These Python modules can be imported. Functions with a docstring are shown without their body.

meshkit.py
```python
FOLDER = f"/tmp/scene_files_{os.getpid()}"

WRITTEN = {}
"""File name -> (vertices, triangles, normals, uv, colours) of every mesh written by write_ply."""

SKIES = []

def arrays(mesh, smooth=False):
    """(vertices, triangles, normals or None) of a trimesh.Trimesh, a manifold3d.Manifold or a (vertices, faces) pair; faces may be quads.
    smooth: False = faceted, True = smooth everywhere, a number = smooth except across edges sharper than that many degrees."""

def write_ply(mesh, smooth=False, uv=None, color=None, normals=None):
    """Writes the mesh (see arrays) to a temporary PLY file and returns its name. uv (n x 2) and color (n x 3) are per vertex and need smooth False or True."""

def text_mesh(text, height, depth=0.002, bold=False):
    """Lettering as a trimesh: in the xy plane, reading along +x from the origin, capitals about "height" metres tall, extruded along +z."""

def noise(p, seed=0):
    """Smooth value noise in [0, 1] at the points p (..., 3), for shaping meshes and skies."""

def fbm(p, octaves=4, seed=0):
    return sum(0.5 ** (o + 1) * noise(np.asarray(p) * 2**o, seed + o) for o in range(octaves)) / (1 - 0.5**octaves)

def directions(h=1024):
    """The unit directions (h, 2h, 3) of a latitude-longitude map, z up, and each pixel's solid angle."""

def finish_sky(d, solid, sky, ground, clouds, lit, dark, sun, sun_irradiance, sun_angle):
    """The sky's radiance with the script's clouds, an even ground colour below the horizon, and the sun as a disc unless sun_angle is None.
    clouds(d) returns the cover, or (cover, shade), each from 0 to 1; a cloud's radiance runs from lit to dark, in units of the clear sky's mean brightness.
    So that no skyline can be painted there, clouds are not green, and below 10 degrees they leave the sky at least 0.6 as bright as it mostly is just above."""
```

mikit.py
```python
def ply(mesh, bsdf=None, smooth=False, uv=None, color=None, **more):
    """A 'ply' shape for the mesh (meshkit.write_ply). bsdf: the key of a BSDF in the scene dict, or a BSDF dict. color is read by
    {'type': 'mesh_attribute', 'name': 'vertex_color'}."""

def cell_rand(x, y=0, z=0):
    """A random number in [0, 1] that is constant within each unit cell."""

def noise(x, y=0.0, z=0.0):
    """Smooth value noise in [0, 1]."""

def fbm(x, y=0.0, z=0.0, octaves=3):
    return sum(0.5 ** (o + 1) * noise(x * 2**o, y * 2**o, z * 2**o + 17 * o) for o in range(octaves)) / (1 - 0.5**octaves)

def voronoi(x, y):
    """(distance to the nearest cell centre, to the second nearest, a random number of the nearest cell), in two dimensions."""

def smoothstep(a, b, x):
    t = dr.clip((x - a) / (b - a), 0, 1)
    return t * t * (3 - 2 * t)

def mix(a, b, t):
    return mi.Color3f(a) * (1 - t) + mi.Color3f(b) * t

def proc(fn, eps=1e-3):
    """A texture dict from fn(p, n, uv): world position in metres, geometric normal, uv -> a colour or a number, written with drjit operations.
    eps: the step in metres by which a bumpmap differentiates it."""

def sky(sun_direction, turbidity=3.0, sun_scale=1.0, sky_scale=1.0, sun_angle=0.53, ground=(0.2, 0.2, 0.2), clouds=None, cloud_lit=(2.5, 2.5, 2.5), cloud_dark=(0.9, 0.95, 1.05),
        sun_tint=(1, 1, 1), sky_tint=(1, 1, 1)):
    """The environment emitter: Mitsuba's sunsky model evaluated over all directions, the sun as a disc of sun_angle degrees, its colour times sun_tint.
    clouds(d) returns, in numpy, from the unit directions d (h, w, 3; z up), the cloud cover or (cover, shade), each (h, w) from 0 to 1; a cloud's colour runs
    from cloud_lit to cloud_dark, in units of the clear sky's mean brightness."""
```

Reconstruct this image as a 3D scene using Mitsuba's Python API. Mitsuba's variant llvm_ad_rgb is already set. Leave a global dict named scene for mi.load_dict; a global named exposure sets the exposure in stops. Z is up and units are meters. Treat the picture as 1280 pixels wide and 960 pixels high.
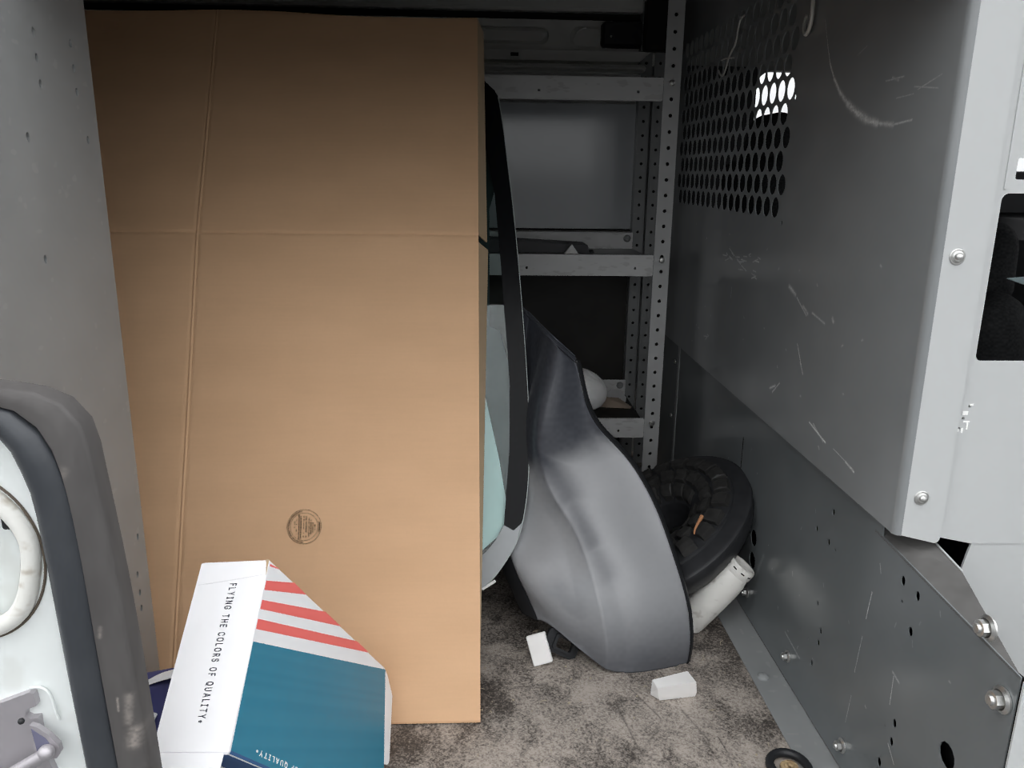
import math, random
import numpy as np
import trimesh, manifold3d as m3
import drjit as dr
import mitsuba as mi
import mikit, meshkit
from mikit import proc, noise, fbm, smoothstep, mix

T = mi.ScalarTransform4f
rng = np.random.default_rng(7)
random.seed(7)
scene, labels = {}, {}

# ------------------------------------------------------------------ camera, sky, exposure
PITCH, YAW, ROLL = math.radians(14.83), math.radians(2.75), math.radians(0.75)
EYE = np.array([0.0, 0.0, 1.05])
fwd = np.array([math.sin(YAW) * math.cos(PITCH), math.cos(YAW) * math.cos(PITCH), -math.sin(PITCH)])
r0 = np.array([math.cos(YAW), -math.sin(YAW), 0.0]); u0 = np.cross(r0, fwd)
up = -math.sin(ROLL) * r0 + math.cos(ROLL) * u0
scene['camera'] = {'type': 'perspective', 'fov': math.degrees(2 * math.atan(640 / 1000.0)), 'fov_axis': 'x', 'near_clip': 0.02,
                   'to_world': T().look_at(origin=EYE.tolist(), target=(EYE + fwd).tolist(), up=up.tolist())}
exposure = 4.45


def overcast(d):
    z = np.clip(d[..., 2], 0, 1)
    s = 0.95 * (1 - z) ** 1.3
    n = meshkit.fbm(d * 2.5 + 5, 4, 3)
    return np.ones_like(z), np.clip(s + 0.35 * (n - 0.5), 0, 1)


scene['sky'] = mikit.sky((0.3, -0.6, 0.7), sun_scale=0.0, sky_scale=1.0, clouds=overcast, cloud_lit=(1.65, 1.67, 1.70), cloud_dark=(0.45, 0.46, 0.47), ground=(0.125, 0.125, 0.125))


# ------------------------------------------------------------------ helpers
def tw(b):
    return {'type': 'twosided', 'b': b}


def pr(color, rough=0.5, spec=0.5, metallic=0.0, **k):
    return {'type': 'principled', 'base_color': color if isinstance(color, dict) else {'type': 'rgb', 'value': list(color)}, 'roughness': rough, 'specular': spec, 'metallic': metallic, **k}


def mat(name, b, two=True):
    scene['mat_' + name] = tw(b) if two else b
    return 'mat_' + name


def numbered(key):
    if key not in USED:
        USED.add(key); return key
    i = 1
    while f'{key}_{i:03d}' in USED: i += 1
    USED.add(f'{key}_{i:03d}'); return f'{key}_{i:03d}'


USED = set()


def thing(name, label, cat, group=None):
    k = numbered(name)
    labels[k] = {'label': label, 'category': cat}
    if group: labels[k]['group'] = group
    return k


def struct(name, label=None):
    k = numbered(name); labels[k] = {'kind': 'structure'}
    if label: labels[k]['label'] = label
    return k


def obj(name, mesh, bsdf, parent=None, smooth=False, label=None, stuff=False, **kw):
    k = numbered(parent + '__' + name if parent else name) if parent != name else name
    scene[k] = mikit.ply(mesh, bsdf, smooth=smooth, **kw)
    if label or stuff:
        labels[k] = {**labels.get(k, {}), **({'label': label} if label else {}), **({'kind': 'stuff'} if stuff else {})}
    return k


def own(key, mesh, bsdf, smooth=False, **kw):
    """The mesh of a thing that is one entry under its own key."""
    scene[key] = mikit.ply(mesh, bsdf, smooth=smooth, **kw)
    return key


def as_tm(man):
    m = man.to_mesh()
    return trimesh.Trimesh(m.vert_properties[:, :3], m.tri_verts, process=False)


def cat(*ms):
    return trimesh.util.concatenate([as_tm(m) if hasattr(m, 'to_mesh') else m for m in ms])


def hull(pts):
    return trimesh.convex.convex_hull(np.asarray(pts, float))


def box(x0, x1, y0, y1, z0, z1, c=0.0):
    """A box with chamfered edges."""
    lo, hi = np.array([x0, y0, z0], float), np.array([x1, y1, z1], float)
    if c <= 0:
        return trimesh.creation.box(bounds=[lo, hi])
    c = min(c, (hi - lo).min() * 0.45)
    pts = []
    for s in np.ndindex(2, 2, 2):
        for a in range(3):
            p = np.where(np.array(s) == 1, hi, lo)
            q = p + np.where(np.array(s) == 1, -c, c); q[a] = p[a]
            pts.append(q)
    return hull(pts)


def frame(mesh, o, u, v, w):
    M = np.eye(4); M[:3, 0], M[:3, 1], M[:3, 2], M[:3, 3] = u, v, w, o
    m = as_tm(mesh) if hasattr(mesh, 'to_mesh') else mesh.copy()
    m.apply_transform(M)
    return m


def circle(cx, cy, r, n=14, ry=None, a0=0.0):
    t = np.arange(n) / n * 2 * math.pi + a0
    return np.stack([cx + r * np.cos(t), cy + (ry or r) * np.sin(t)], 1)


def rrect(x0, y0, x1, y1, r, n=6):
    out = []
    for cx, cy, a in ((x1 - r, y1 - r, 0), (x0 + r, y1 - r, 90), (x0 + r, y0 + r, 180), (x1 - r, y0 + r, 270)):
        for k in range(n + 1):
            t = math.radians(a + 90 * k / n); out.append((cx + r * math.cos(t), cy + r * math.sin(t)))
    return np.array(out)


def area2(p):
    p = np.asarray(p); x, y = p[:, 0], p[:, 1]
    return np.sum(x * np.roll(y, -1) - y * np.roll(x, -1))


def plate(poly, holes, t):
    """A flat plate t thick along +w, outline and holes in (u, v)."""
    poly = np.asarray(poly, float)
    poly = poly if area2(poly) > 0 else poly[::-1]
    hs = [np.asarray(h, float) for h in holes]
    hs = [h[::-1] if area2(h) > 0 else h for h in hs]
    return m3.CrossSection([poly] + hs, m3.FillRule.EvenOdd).extrude(t)


X, Y, Z = np.eye(3)


def plate_x(poly, holes, x, t):
    return frame(plate(poly, holes, t), [x, 0, 0], Y, Z, X)


def plate_y(poly, holes, y, t):
    """front face (towards the camera) at y."""
    return frame(plate(poly, holes, t), [0, y + t, 0], X, Z, -Y)


def sweep(path, r, n=10, closed=False, caps=True):
    P = np.asarray(path, float)
    rr = np.broadcast_to(np.asarray(r, float), (len(P),))
    tg = np.roll(P, -1, 0) - np.roll(P, 1, 0) if closed else np.gradient(P, axis=0)
    tg /= np.linalg.norm(tg, axis=1, keepdims=True)
    a = np.cross(tg[0], [0.31, 0.2, 0.93]); a /= np.linalg.norm(a)
    v = []
    for i in range(len(P)):
        a = a - tg[i] * (a @ tg[i]); a /= np.linalg.norm(a)
        b = np.cross(tg[i], a)
        t = np.arange(n) / n * 2 * math.pi
        v.append(P[i] + rr[i] * (np.cos(t)[:, None] * a + np.sin(t)[:, None] * b))
    V = np.concatenate(v); F = []
    m = len(P)
    for i in range(m if closed else m - 1):
        j = (i + 1) % m
        for k in range(n):
            l = (k + 1) % n
            F += [[i * n + k, i * n + l, j * n + l], [i * n + k, j * n + l, j * n + k]]
    if not closed and caps:
        V = np.vstack([V, P[0], P[-1]])
        for k in range(n):
            l = (k + 1) % n
            F += [[m * n, l, k], [m * n + 1, (m - 1) * n + k, (m - 1) * n + l]]
    return trimesh.Trimesh(V, F, process=False)


def spline(pts, n):
    from scipy.interpolate import CubicSpline
    P = np.asarray(pts, float)
    t = np.r_[0, np.cumsum(np.linalg.norm(np.diff(P, axis=0), axis=1))]
    return CubicSpline(t, P)(np.linspace(0, t[-1], n))


def lathe(profile, n=48):
    """profile [(r, h)] around +z."""
    P = np.asarray(profile, float); t = np.arange(n) / n * 2 * math.pi
    V = np.concatenate([np.stack([p[0] * np.cos(t), p[0] * np.sin(t), np.full(n, p[1])], 1) for p in P])
    F = []
    for i in range(len(P) - 1):
        for k in range(n):
            l = (k + 1) % n
            F += [[i * n + k, i * n + l, (i + 1) * n + l], [i * n + k, (i + 1) * n + l, (i + 1) * n + k]]
    return trimesh.Trimesh(V, F, process=False)


def towards(mesh, p, d):
    """mesh with its +z turned to d and its origin put at p."""
    d = np.asarray(d, float) / np.linalg.norm(d)
    a = np.cross([0, 0, 1.0] if abs(d[2]) < 0.9 else [0, 1.0, 0], d); a /= np.linalg.norm(a)
    return frame(mesh, p, a, np.cross(d, a), d)


def solidify(grid, t):
    """A closed shell of thickness t from a grid (rows, cols, 3) of points."""
    G = np.asarray(grid, float); R, Cn = G.shape[:2]
    du, dv = np.gradient(G, axis=1), np.gradient(G, axis=0)
    N = np.cross(du, dv); N /= np.linalg.norm(N, axis=2, keepdims=True) + 1e-12
    B = G - N * t
    V = np.vstack([G.reshape(-1, 3), B.reshape(-1, 3)]); o = R * Cn; F = []
    for i in range(R - 1):
        for j in range(Cn - 1):
            a, b, c, d = i * Cn + j, i * Cn + j + 1, (i + 1) * Cn + j + 1, (i + 1) * Cn + j
            F += [[a, b, c], [a, c, d], [o + a, o + c, o + b], [o + a, o + d, o + c]]
    rim = [j for j in range(Cn)] + [i * Cn + Cn - 1 for i in range(1, R)] + [(R - 1) * Cn + j for j in range(Cn - 2, -1, -1)] + [i * Cn for i in range(R - 2, 0, -1)]
    for a, b in zip(rim, rim[1:] + rim[:1]):
        F += [[a, o + a, o + b], [a, o + b, b]]
    return trimesh.Trimesh(V, F, process=False)


# ------------------------------------------------------------------ materials
def seg_field(segs, a, b):
    """largest of soft strokes; segs = [(a0, b0, a1, b1, width, strength)] in two coordinates."""
    out = mi.Float(0)
    for a0, b0, a1, b1, w, s in segs:
        dx, dy = a1 - a0, b1 - b0
        t = dr.clip(((a - a0) * dx + (b - b0) * dy) / (dx * dx + dy * dy + 1e-12), 0, 1)
        d2 = dr.square(a - a0 - t * dx) + dr.square(b - b0 - t * dy)
        out = dr.maximum(out, s * dr.exp(-d2 / (w * w)))
    return out


ARC = [(1.583, 1.331), (1.56, 1.285), (1.54, 1.249), (1.515, 1.221), (1.486, 1.196), (1.45, 1.174), (1.414, 1.157), (1.37, 1.142), (1.332, 1.134), (1.28, 1.129), (1.225, 1.133)]
ARCW = [.0008, .0012, .002, .003, .004, .0055, .006, .005, .0035, .0015]
UP_SCR = [(*ARC[i], *ARC[i + 1], ARCW[i], 0.8 if i < 8 else .5) for i in range(10)]
_r = random.Random(3)
for cy, cz, n, sp in ((1.95, .845, 16, .055), (1.84, .866, 7, .03), (1.83, .825, 4, .012)):
    for k in range(n):
        y, z, a, l = cy + _r.gauss(0, sp), cz + _r.gauss(0, .008), _r.uniform(-.6, .6), _r.uniform(.01, .04)
        UP_SCR.append((y, z, y + l * math.cos(a), z + .5 * l * math.sin(a), .0016, _r.uniform(.3, .75)))
UP_SCR += [(1.625, .829, 1.59, .817, .004, .6), (1.58, .812, 1.525, .785, .0016, .5), (1.545, .80, 1.52, .79, .003, .4), (1.50, .795, 1.44, .785, .002, .4),
           (1.553, .722, 1.515, .672, .0014, .7), (1.53, .69, 1.513, .670, .002, .6), (1.676, .597, 1.648, .61, .0025, .7), (1.66, .592, 1.625, .622, .0018, .6),
           (1.457, .587, 1.38, .572, .0018, .9), (1.44, .59, 1.39, .57, .0012, .6), (1.295, .566, 1.262, .560, .0018, .8), (1.345, .572, 1.265, .563, .0009, .5),
           (1.997, .775, 1.995, .749, .0014, .6), (2.206, .607, 2.173, .612, .0015, .5), (2.19, .60, 2.16, .618, .0015, .4), (1.41, .80, 1.405, .795, .003, .5),
           (1.32, 1.197, 1.265, 1.198, .0012, .35), (1.30, 1.20, 1.28, 1.194, .002, .25), (1.23, 1.18, 1.165, 1.172, .001, .25), (1.22, 1.175, 1.16, 1.19, .001, .25),
           (1.28, 1.168, 1.23, 1.170, .001, .2), (1.43, 1.25, 1.40, 1.26, .0012, .2)]
for k in range(26):
    y, z = _r.uniform(1.2, 2.5), _r.uniform(.55, .95)
    UP_SCR.append((y, z, y + .004, z + _r.uniform(-.004, .004), .0018, _r.uniform(.15, .4)))
LOW_SCR = [(1.183, .375, 1.189, .333, .0012, .6), (1.186, .355, 1.19, .32, .0008, .8), (1.194, .284, 1.203, .207, .001, .35), (1.086, .28, 1.085, .229, .0009, .5), (1.073, .164, 1.05, .145, .0012, .6),
           (1.203, .159, 1.21, .10, .001, .3), (1.171, .433, 1.165, .42, .0015, .3), (1.09, .285, 1.07, .28, .002, .3), (1.5, .10, 1.42, .09, .002, .25), (1.66, .2, 1.70, .12, .005, .12)]
for k in range(30):
    y, z = _r.uniform(.9, 2.3), _r.uniform(.08, .45)
    LOW_SCR.append((y, z, y + .003, z + _r.uniform(-.01, .01), .0013, _r.uniform(.1, .35)))

GREY = (0.225, 0.236, 0.240)


def upper_col(p, n, uv):
    g = fbm(p.y * 9, p.z * 9, 3.0, 3)
    base = mix((0.200, 0.212, 0.216), (0.230, 0.240, 0.243), g)
    s = seg_field(UP_SCR, p.y, p.z) * (0.45 + 0.8 * noise(p.y * 300, p.z * 300, 1.0))
    return mix(base, (0.72, 0.73, 0.72), dr.clip(s, 0, 1))


def lower_col(p, n, uv):
    g = fbm(p.y * 11, p.z * 11, 8.0, 3)
    base = mix((0.125, 0.139, 0.143), (0.150, 0.162, 0.166), g)
    s = seg_field(LOW_SCR, p.y, p.z) * (0.5 + 0.7 * noise(p.y * 300, p.z * 300, 1.0))
    return mix(base, (0.7, 0.71, 0.7), dr.clip(s, 0, 1))


def grey_col(p, n, uv):
    g = fbm(p.x * 12, p.y * 12, p.z * 12, 3)
    d = smoothstep(0.72, 0.80, fbm(p.x * 60, p.y * 60, p.z * 60, 2))
    return mix(mix((0.225, 0.235, 0.236), (0.265, 0.273, 0.272), g), (0.36, 0.36, 0.35), d * 0.25)


def beam_col(p, n, uv):
    g = fbm(p.x * 14, p.y * 14, p.z * 30, 3)
    s = smoothstep(0.60, 0.72, fbm(p.x * 28 + 3, p.y * 20, p.z * 60, 3))
    return mix(mix((0.55, 0.555, 0.55), (0.61, 0.613, 0.607), g), (0.40, 0.395, 0.385), s * 0.5)


M_UP = mat('partition_upper', pr(proc(upper_col), 0.20, 0.5))
M_LOW = mat('partition_lower', pr(proc(lower_col), 0.20, 0.5))  # same grey paint again, darkened for the dimmer lower panel
M_GREY = mat('grey_paint', pr(proc(grey_col), 0.36, 0.5))
M_BEAM = mat('shelf_paint', pr(proc(beam_col), 0.40, 0.5))
M_LITGREY = mat('lit_grey_paint', pr((0.46, 0.472, 0.468), 0.45, 0.4))  # same grey paint as the partition, lightened for faces lit from the door
M_POST = mat('post_paint', pr(proc(lambda p, n, uv: mix((0.42, 0.426, 0.426), (0.49, 0.495, 0.492), fbm(p.x * 14, p.y * 14, p.z * 9, 3))), 0.4, 0.5))
M_BACKP = mat('glossy_panel', pr((0.42, 0.44, 0.455), 0.10, 0.6))
M_BODY = mat('body_paint_inside', pr((0.66, 0.66, 0.63), 0.22, 0.5))
M_DARK = mat('dark_void', pr((0.012, 0.012, 0.012), 0.7, 0.2))
M_DARKP = mat('dark_panel', pr(proc(lambda p, n, uv: mix((0.014, 0.014, 0.013), (0.032, 0.030, 0.026), fbm(p.x * 7, p.z * 7, 1.0, 3))), 0.5, 0.3))
M_BLACKPL = mat('black_plastic', pr((0.016, 0.017, 0.019), 0.45, 0.4))
M_STEEL = mat('zinc_bolt', pr((0.62, 0.62, 0.60), 0.28, 0.5, 0.9))
M_WIRE = mat('wire', pr((0.62, 0.60, 0.56), 0.35, 0.6, 0.2))
M_WHITE = mat('white_body', pr(proc(lambda p, n, uv: mix((0.72, 0.755, 0.74), (0.62, 0.64, 0.61), smoothstep(0.55, 0.75, fbm(p.x * 30, p.y * 5, p.z * 22, 3)) * 0.6)), 0.25, 0.5))
M_LINER = mat('headliner', pr((0.10, 0.10, 0.095), 0.8, 0.2))
M_VAN = mat('van_metal', pr((0.14, 0.14, 0.135), 0.5, 0.4))


def floor_col(p, n, uv):
    x, y = p.x, p.y
    fine = noise(x * 420, y * 420, 2.0) * 0.55 + noise(x * 210, y * 210, 5.0) * 0.45
    blot = fbm(x * 9 + 2, y * 9, 1.0, 4)
    swirl = fbm(x * 26 + 4 * blot, y * 15 + 3, 7.0, 3)
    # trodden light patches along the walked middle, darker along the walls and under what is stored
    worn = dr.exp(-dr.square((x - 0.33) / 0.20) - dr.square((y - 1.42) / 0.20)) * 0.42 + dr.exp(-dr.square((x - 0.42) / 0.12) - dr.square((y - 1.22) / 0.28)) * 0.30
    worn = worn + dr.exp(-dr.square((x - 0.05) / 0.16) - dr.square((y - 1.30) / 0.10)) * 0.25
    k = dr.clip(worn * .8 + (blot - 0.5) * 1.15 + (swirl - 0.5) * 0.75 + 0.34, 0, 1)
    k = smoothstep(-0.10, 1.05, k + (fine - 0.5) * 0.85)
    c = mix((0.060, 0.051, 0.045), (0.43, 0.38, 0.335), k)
    st = seg_field([(.33, 1.45, .37, 1.36, .002, .5), (.29, 1.40, .31, 1.27, .002, .4), (.42, 1.38, .45, 1.29, .003, .4), (.44, 1.30, .455, 1.22, .002, .35), (.36, 1.33, .30, 1.24, .006, .25), (.47, 1.30, .475, 1.26, .0015, .6),
                    (.25, 1.33, .22, 1.22, .003, .3)], x, y)
    return mix(c, (0.03, 0.026, 0.024), st)


M_FLOOR = mat('floor', pr(proc(floor_col), 0.55, 0.4))
M_GROUND = mat('asphalt', pr(proc(lambda p, n, uv: mix((0.085, 0.085, 0.085), (0.12, 0.12, 0.119), fbm(p.x * 3, p.y * 3, 0.0, 4))), 0.9, 0.2))

# ------------------------------------------------------------------ large structure
g = struct('ground'); own(g, box(-14, 14, -14, 16, -0.75, -0.65), M_GROUND)
f = struct('floor'); own(f, box(-2.3, 0.70, 0.80, 2.98, -0.05, 0.0), M_FLOOR)
f2 = struct('floor_sill'); own(f2, box(-2.3, 2.4, 0.78, 2.98, -0.30, -0.052), M_VAN)
ceil = struct('ceiling'); own(ceil, box(-2.3, 2.4, 1.10, 3.02, 1.72, 1.76), M_LINER)
hd = struct('trim_1', 'steel header above the side door opening'); own(hd, box(-2.3, 0.645, 1.09, 1.19, 1.325, 1.72, .01), M_VAN)
wl = struct('wall_left'); own(wl, box(-2.34, -2.30, 0.78, 3.0, -0.3, 1.76), M_VAN)
wf = struct('wall_front')
obj('side_wall', box(-2.3, -0.62, 0.86, 0.90, -0.30, 1.72), M_VAN, wf)

# the side of the van opposite the door: beads, rail and lips pressed into sheet metal
wb = struct('wall_back')
obj('sheet', box(-2.3, 0.72, 2.94, 2.98, -0.05, 1.72), M_BODY, wb)
obj('roof_rail', box(-2.3, 0.70, 2.80, 2.93, 1.558, 1.64, .008), M_BODY, wb)
obj('rail_seam', box(-2.3, 0.72, 2.84, 2.93, 1.538, 1.556), M_DARK, wb)
obj('bead_panel', plate_y([(-2.3, 1.44), (.70, 1.44), (.70, 1.538), (-2.3, 1.538)], [rrect(-0.6, 1.462, 0.245, 1.516, .026, 6)], 2.85, .03), M_BODY, wb)
obj('bead', frame(hull([[a, b, c] for (a, b) in rrect(-0.6, 1.464, 0.243, 1.514, .024, 6) for c in (0,)] + [[a, b, .012] for (a, b) in rrect(-0.585, 1.474, 0.228, 1.504, .014, 6)]), [0, 2.875, 0], X, Z, -Y), M_BODY, wb, smooth=30)
obj('bead', frame(hull([[a, b, 0] for (a, b) in rrect(0.315, 1.447, 0.43, 1.520, .03, 6)] + [[a, b, .008] for (a, b) in rrect(0.325, 1.457, 0.42, 1.510, .022, 6)]), [0, 2.85, 0], X, Z, -Y), M_BODY, wb, smooth=30)
obj('step', hull([(-2.3, 2.85, 1.445), (.575, 2.85, 1.445), (-2.3, 2.78, 1.435), (.575, 2.78, 1.435), (-2.3, 2.79, 1.405), (.54, 2.79, 1.405), (-2.3, 2.86, 1.40), (.54, 2.86, 1.40)]), M_BODY, wb)
obj('lower_lip', box(-2.3, .56, 2.77, 2.86, 1.372, 1.394, .008), M_BODY, wb)
for x, z in ((.095, 1.385), (.305, 1.384), (.36, 1.525)):
    obj('spot_weld', towards(trimesh.creation.cylinder(.006, .006, sections=10), (x, 2.771 if z < 1.4 else 2.85, z), -Y), M_STEEL, wb)
obj('striker_slot', box(.115, .14, 2.775, 2.79, 1.416, 1.425), M_DARK, wb)
obj('latch_box', box(.415, .56, 2.80, 2.85, 1.452, 1.53, .008), M_BLACKPL, wb)
obj('latch_box', box(.44, .447, 2.796, 2.80, 1.478, 1.486, .002), M_STEEL, wb, label='small bright screw on the black latch box')
obj('cover_plate', box(.54, .66, 2.72, 2.76, 1.43, 1.585, .006), M_DARKP, wb)
obj('cable', sweep(spline([(.33, 2.84, 1.483), (.335, 2.835, 1.497), (.352, 2.835, 1.510), (.365, 2.835, 1.512)], 12), .0025, 8), M_STEEL, wb)


# ---- bolts
def bolt_mesh(r, h=0.012, flange=1.75):
    a = lathe([(0, 0), (r * flange, 0), (r * flange, r * .22), (r * 1.15, r * .5)], 20)
    hx = trimesh.creation.cylinder(r, h, sections=6); hx.apply_translation([0, 0, r * .3 + h / 2])
    c = lathe([(r * .98, r * .3 + h), (r * .62, r * .3 + h * 1.06), (r * .55, r * .3 + h * 1.4), (0, r * .3 + h * 1.45)], 16)
    return cat(a, hx, c)


def rivet_mesh(r):
    return lathe([(r, 0), (r * .95, r * .25), (r * .7, r * .5), (r * .35, r * .62), (0, r * .65)], 18)


# ---- the partition to the cab
wr = struct('wall_right')
holes = []
for j in range(10):
    z = .983 + .0482 * j
    y = 1.750 - (.026 if j % 2 else 0)
    while y < 2.62:
        holes.append(circle(y, z, .0222, 16)); y += .0518
holes += [circle(1.695, 1.205, .006, 8), circle(1.703, .953, .006, 8)]
UX = 0.650
obj('upper_panel', plate_x([(1.124, .513), (2.74, .520), (2.74, 1.70), (1.124, 1.70)], holes, UX, .0022), M_UP, wr, label='grey steel upper panel with a field of round perforations')
# bend and flange facing the door
bend = []
for k in range(7):
    a = math.radians(90 * k / 6); bend.append((UX + .012 - .012 * math.cos(a), 1.124 - .012 * math.sin(a)))
bg = np.array([[(x, y, z) for x, y in bend] for z in np.linspace(.512, 1.70, 4)])
obj('bend', solidify(bg, .002), M_UP, wr, smooth=40)
obj('flange', plate_y(np.array([(UX + .0115, .5125), (.716, .499), (.7205, .5005), (.7235, .505), (.7245, .512), (.7215, 1.70), (UX + .0115, 1.70)]), [], 1.112, .003), M_LITGREY, wr, label='pale grey flange facing the door')
for x, z in ((.682, .942), (.684, .575), (.681, 1.34)):
    b = obj('bolt', towards(cat(lathe([(.0, 0), (.0115, 0), (.0115, .0012), (.0105, .0018), (.009, .0018)], 28), lathe([(.009, .0018), (.0085, .0034), (.0066, .0042), (.0066, .0042)], 28)), (x, 1.112, z), -Y), M_STEEL, wr, smooth=30)
    obj('stud', towards(lathe([(.0066, .004), (.0062, .0062), (.0045, .0085), (.002, .0094), (0, .0096)], 24), (x, 1.112, z), -Y), M_STEEL, b, smooth=30)

LX = 0.668
lo_holes = [circle(y, z, r, 12, r * q) for y, z, r, q in (
    (1.352, .445, .005, 1.3), (1.411, .384, .005, 1.2), (1.356, .382, .005, 1.3), (1.327, .38, .003, 1), (1.100, .441, .0062, 1.3), (1.057, .439, .006, 1.3), (1.061, .376, .006, 1.3), (1.095, .408, .003, 1),
    (1.065, .209, .0055, 1.4), (1.066, .174, .0055, 1.4), (1.09, .185, .002, 1), (1.37, .245, .004, 1.3), (1.345, .20, .005, 1.4), (1.348, .172, .005, 1.3), (1.365, .116, .005, 1.3), (1.39, .155, .002, 1), (1.43, .15, .002, 1.4),
    (1.09, .115, .006, 1.4), (1.732, .210, .020, 1.0), (1.728, .153, .020, 1.0), (.932, .259, .019, 1.0))]
obj('lower_panel', plate_x([(.826, .004), (2.53, .004), (2.53, .60), (1.185, .60), (1.175, .482), (1.163, .481), (.826, .460)], lo_holes, LX, .002), M_LOW, wr, label='dark grey lower panel with scattered bolt holes')
obj('dark_backing', plate_x([(.84, .004), (2.5, .004), (2.5, .44), (.84, .44)], [], LX + .025, .002), M_DARK, wr)  # added dark plate, makes the panel holes look deep in shade
obj('far_panel', plate_x([(2.535, .004), (2.80, .004), (2.80, .62), (2.535, .62)], [], LX + .004, .002), M_LOW, wr)
obj('seam_strip', box(LX - .002, LX, 2.515, 2.535, .004, .515), M_GREY, wr)
obj('lower_flange', plate_y([(LX - .004, .004), (LX + .0, .458), (LX + .16, .36), (LX + .16, .004)], [], .818, .003), M_LITGREY, wr, label='pale grey front edge of the lower panel')
obj('floor_flange', box(.597, LX, .80, 2.75, .0005, .0035, .001), M_GREY, wr, label='grey strip bolted to the floor')
for y, z, s in ((1.739, .061, .0085), (1.473, .059, .0085), (1.209, .050, .009), (.894, .486, .011), (.847, .413, .0115)):
    obj('bolt', towards(bolt_mesh(s, s * 1.0, 1.55), (LX - .0005, y, z), -X), M_STEEL, wr, smooth=25)
for y in (1.48, 2.05):
    obj('bolt', towards(rivet_mesh(.013), (.622, y, .0035), Z), M_GREY, wr, smooth=30)
for y, z in ((2.585, .443), (2.59, .254)):
    obj('rivet', towards(rivet_mesh(.008), (LX + .003, y, z), -X), M_STEEL, wr, smooth=30)
obj('wire_slit', box(LX - .001, LX + .0005, 1.86, 1.863, .34, .42), M_DARK, wr)

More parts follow.
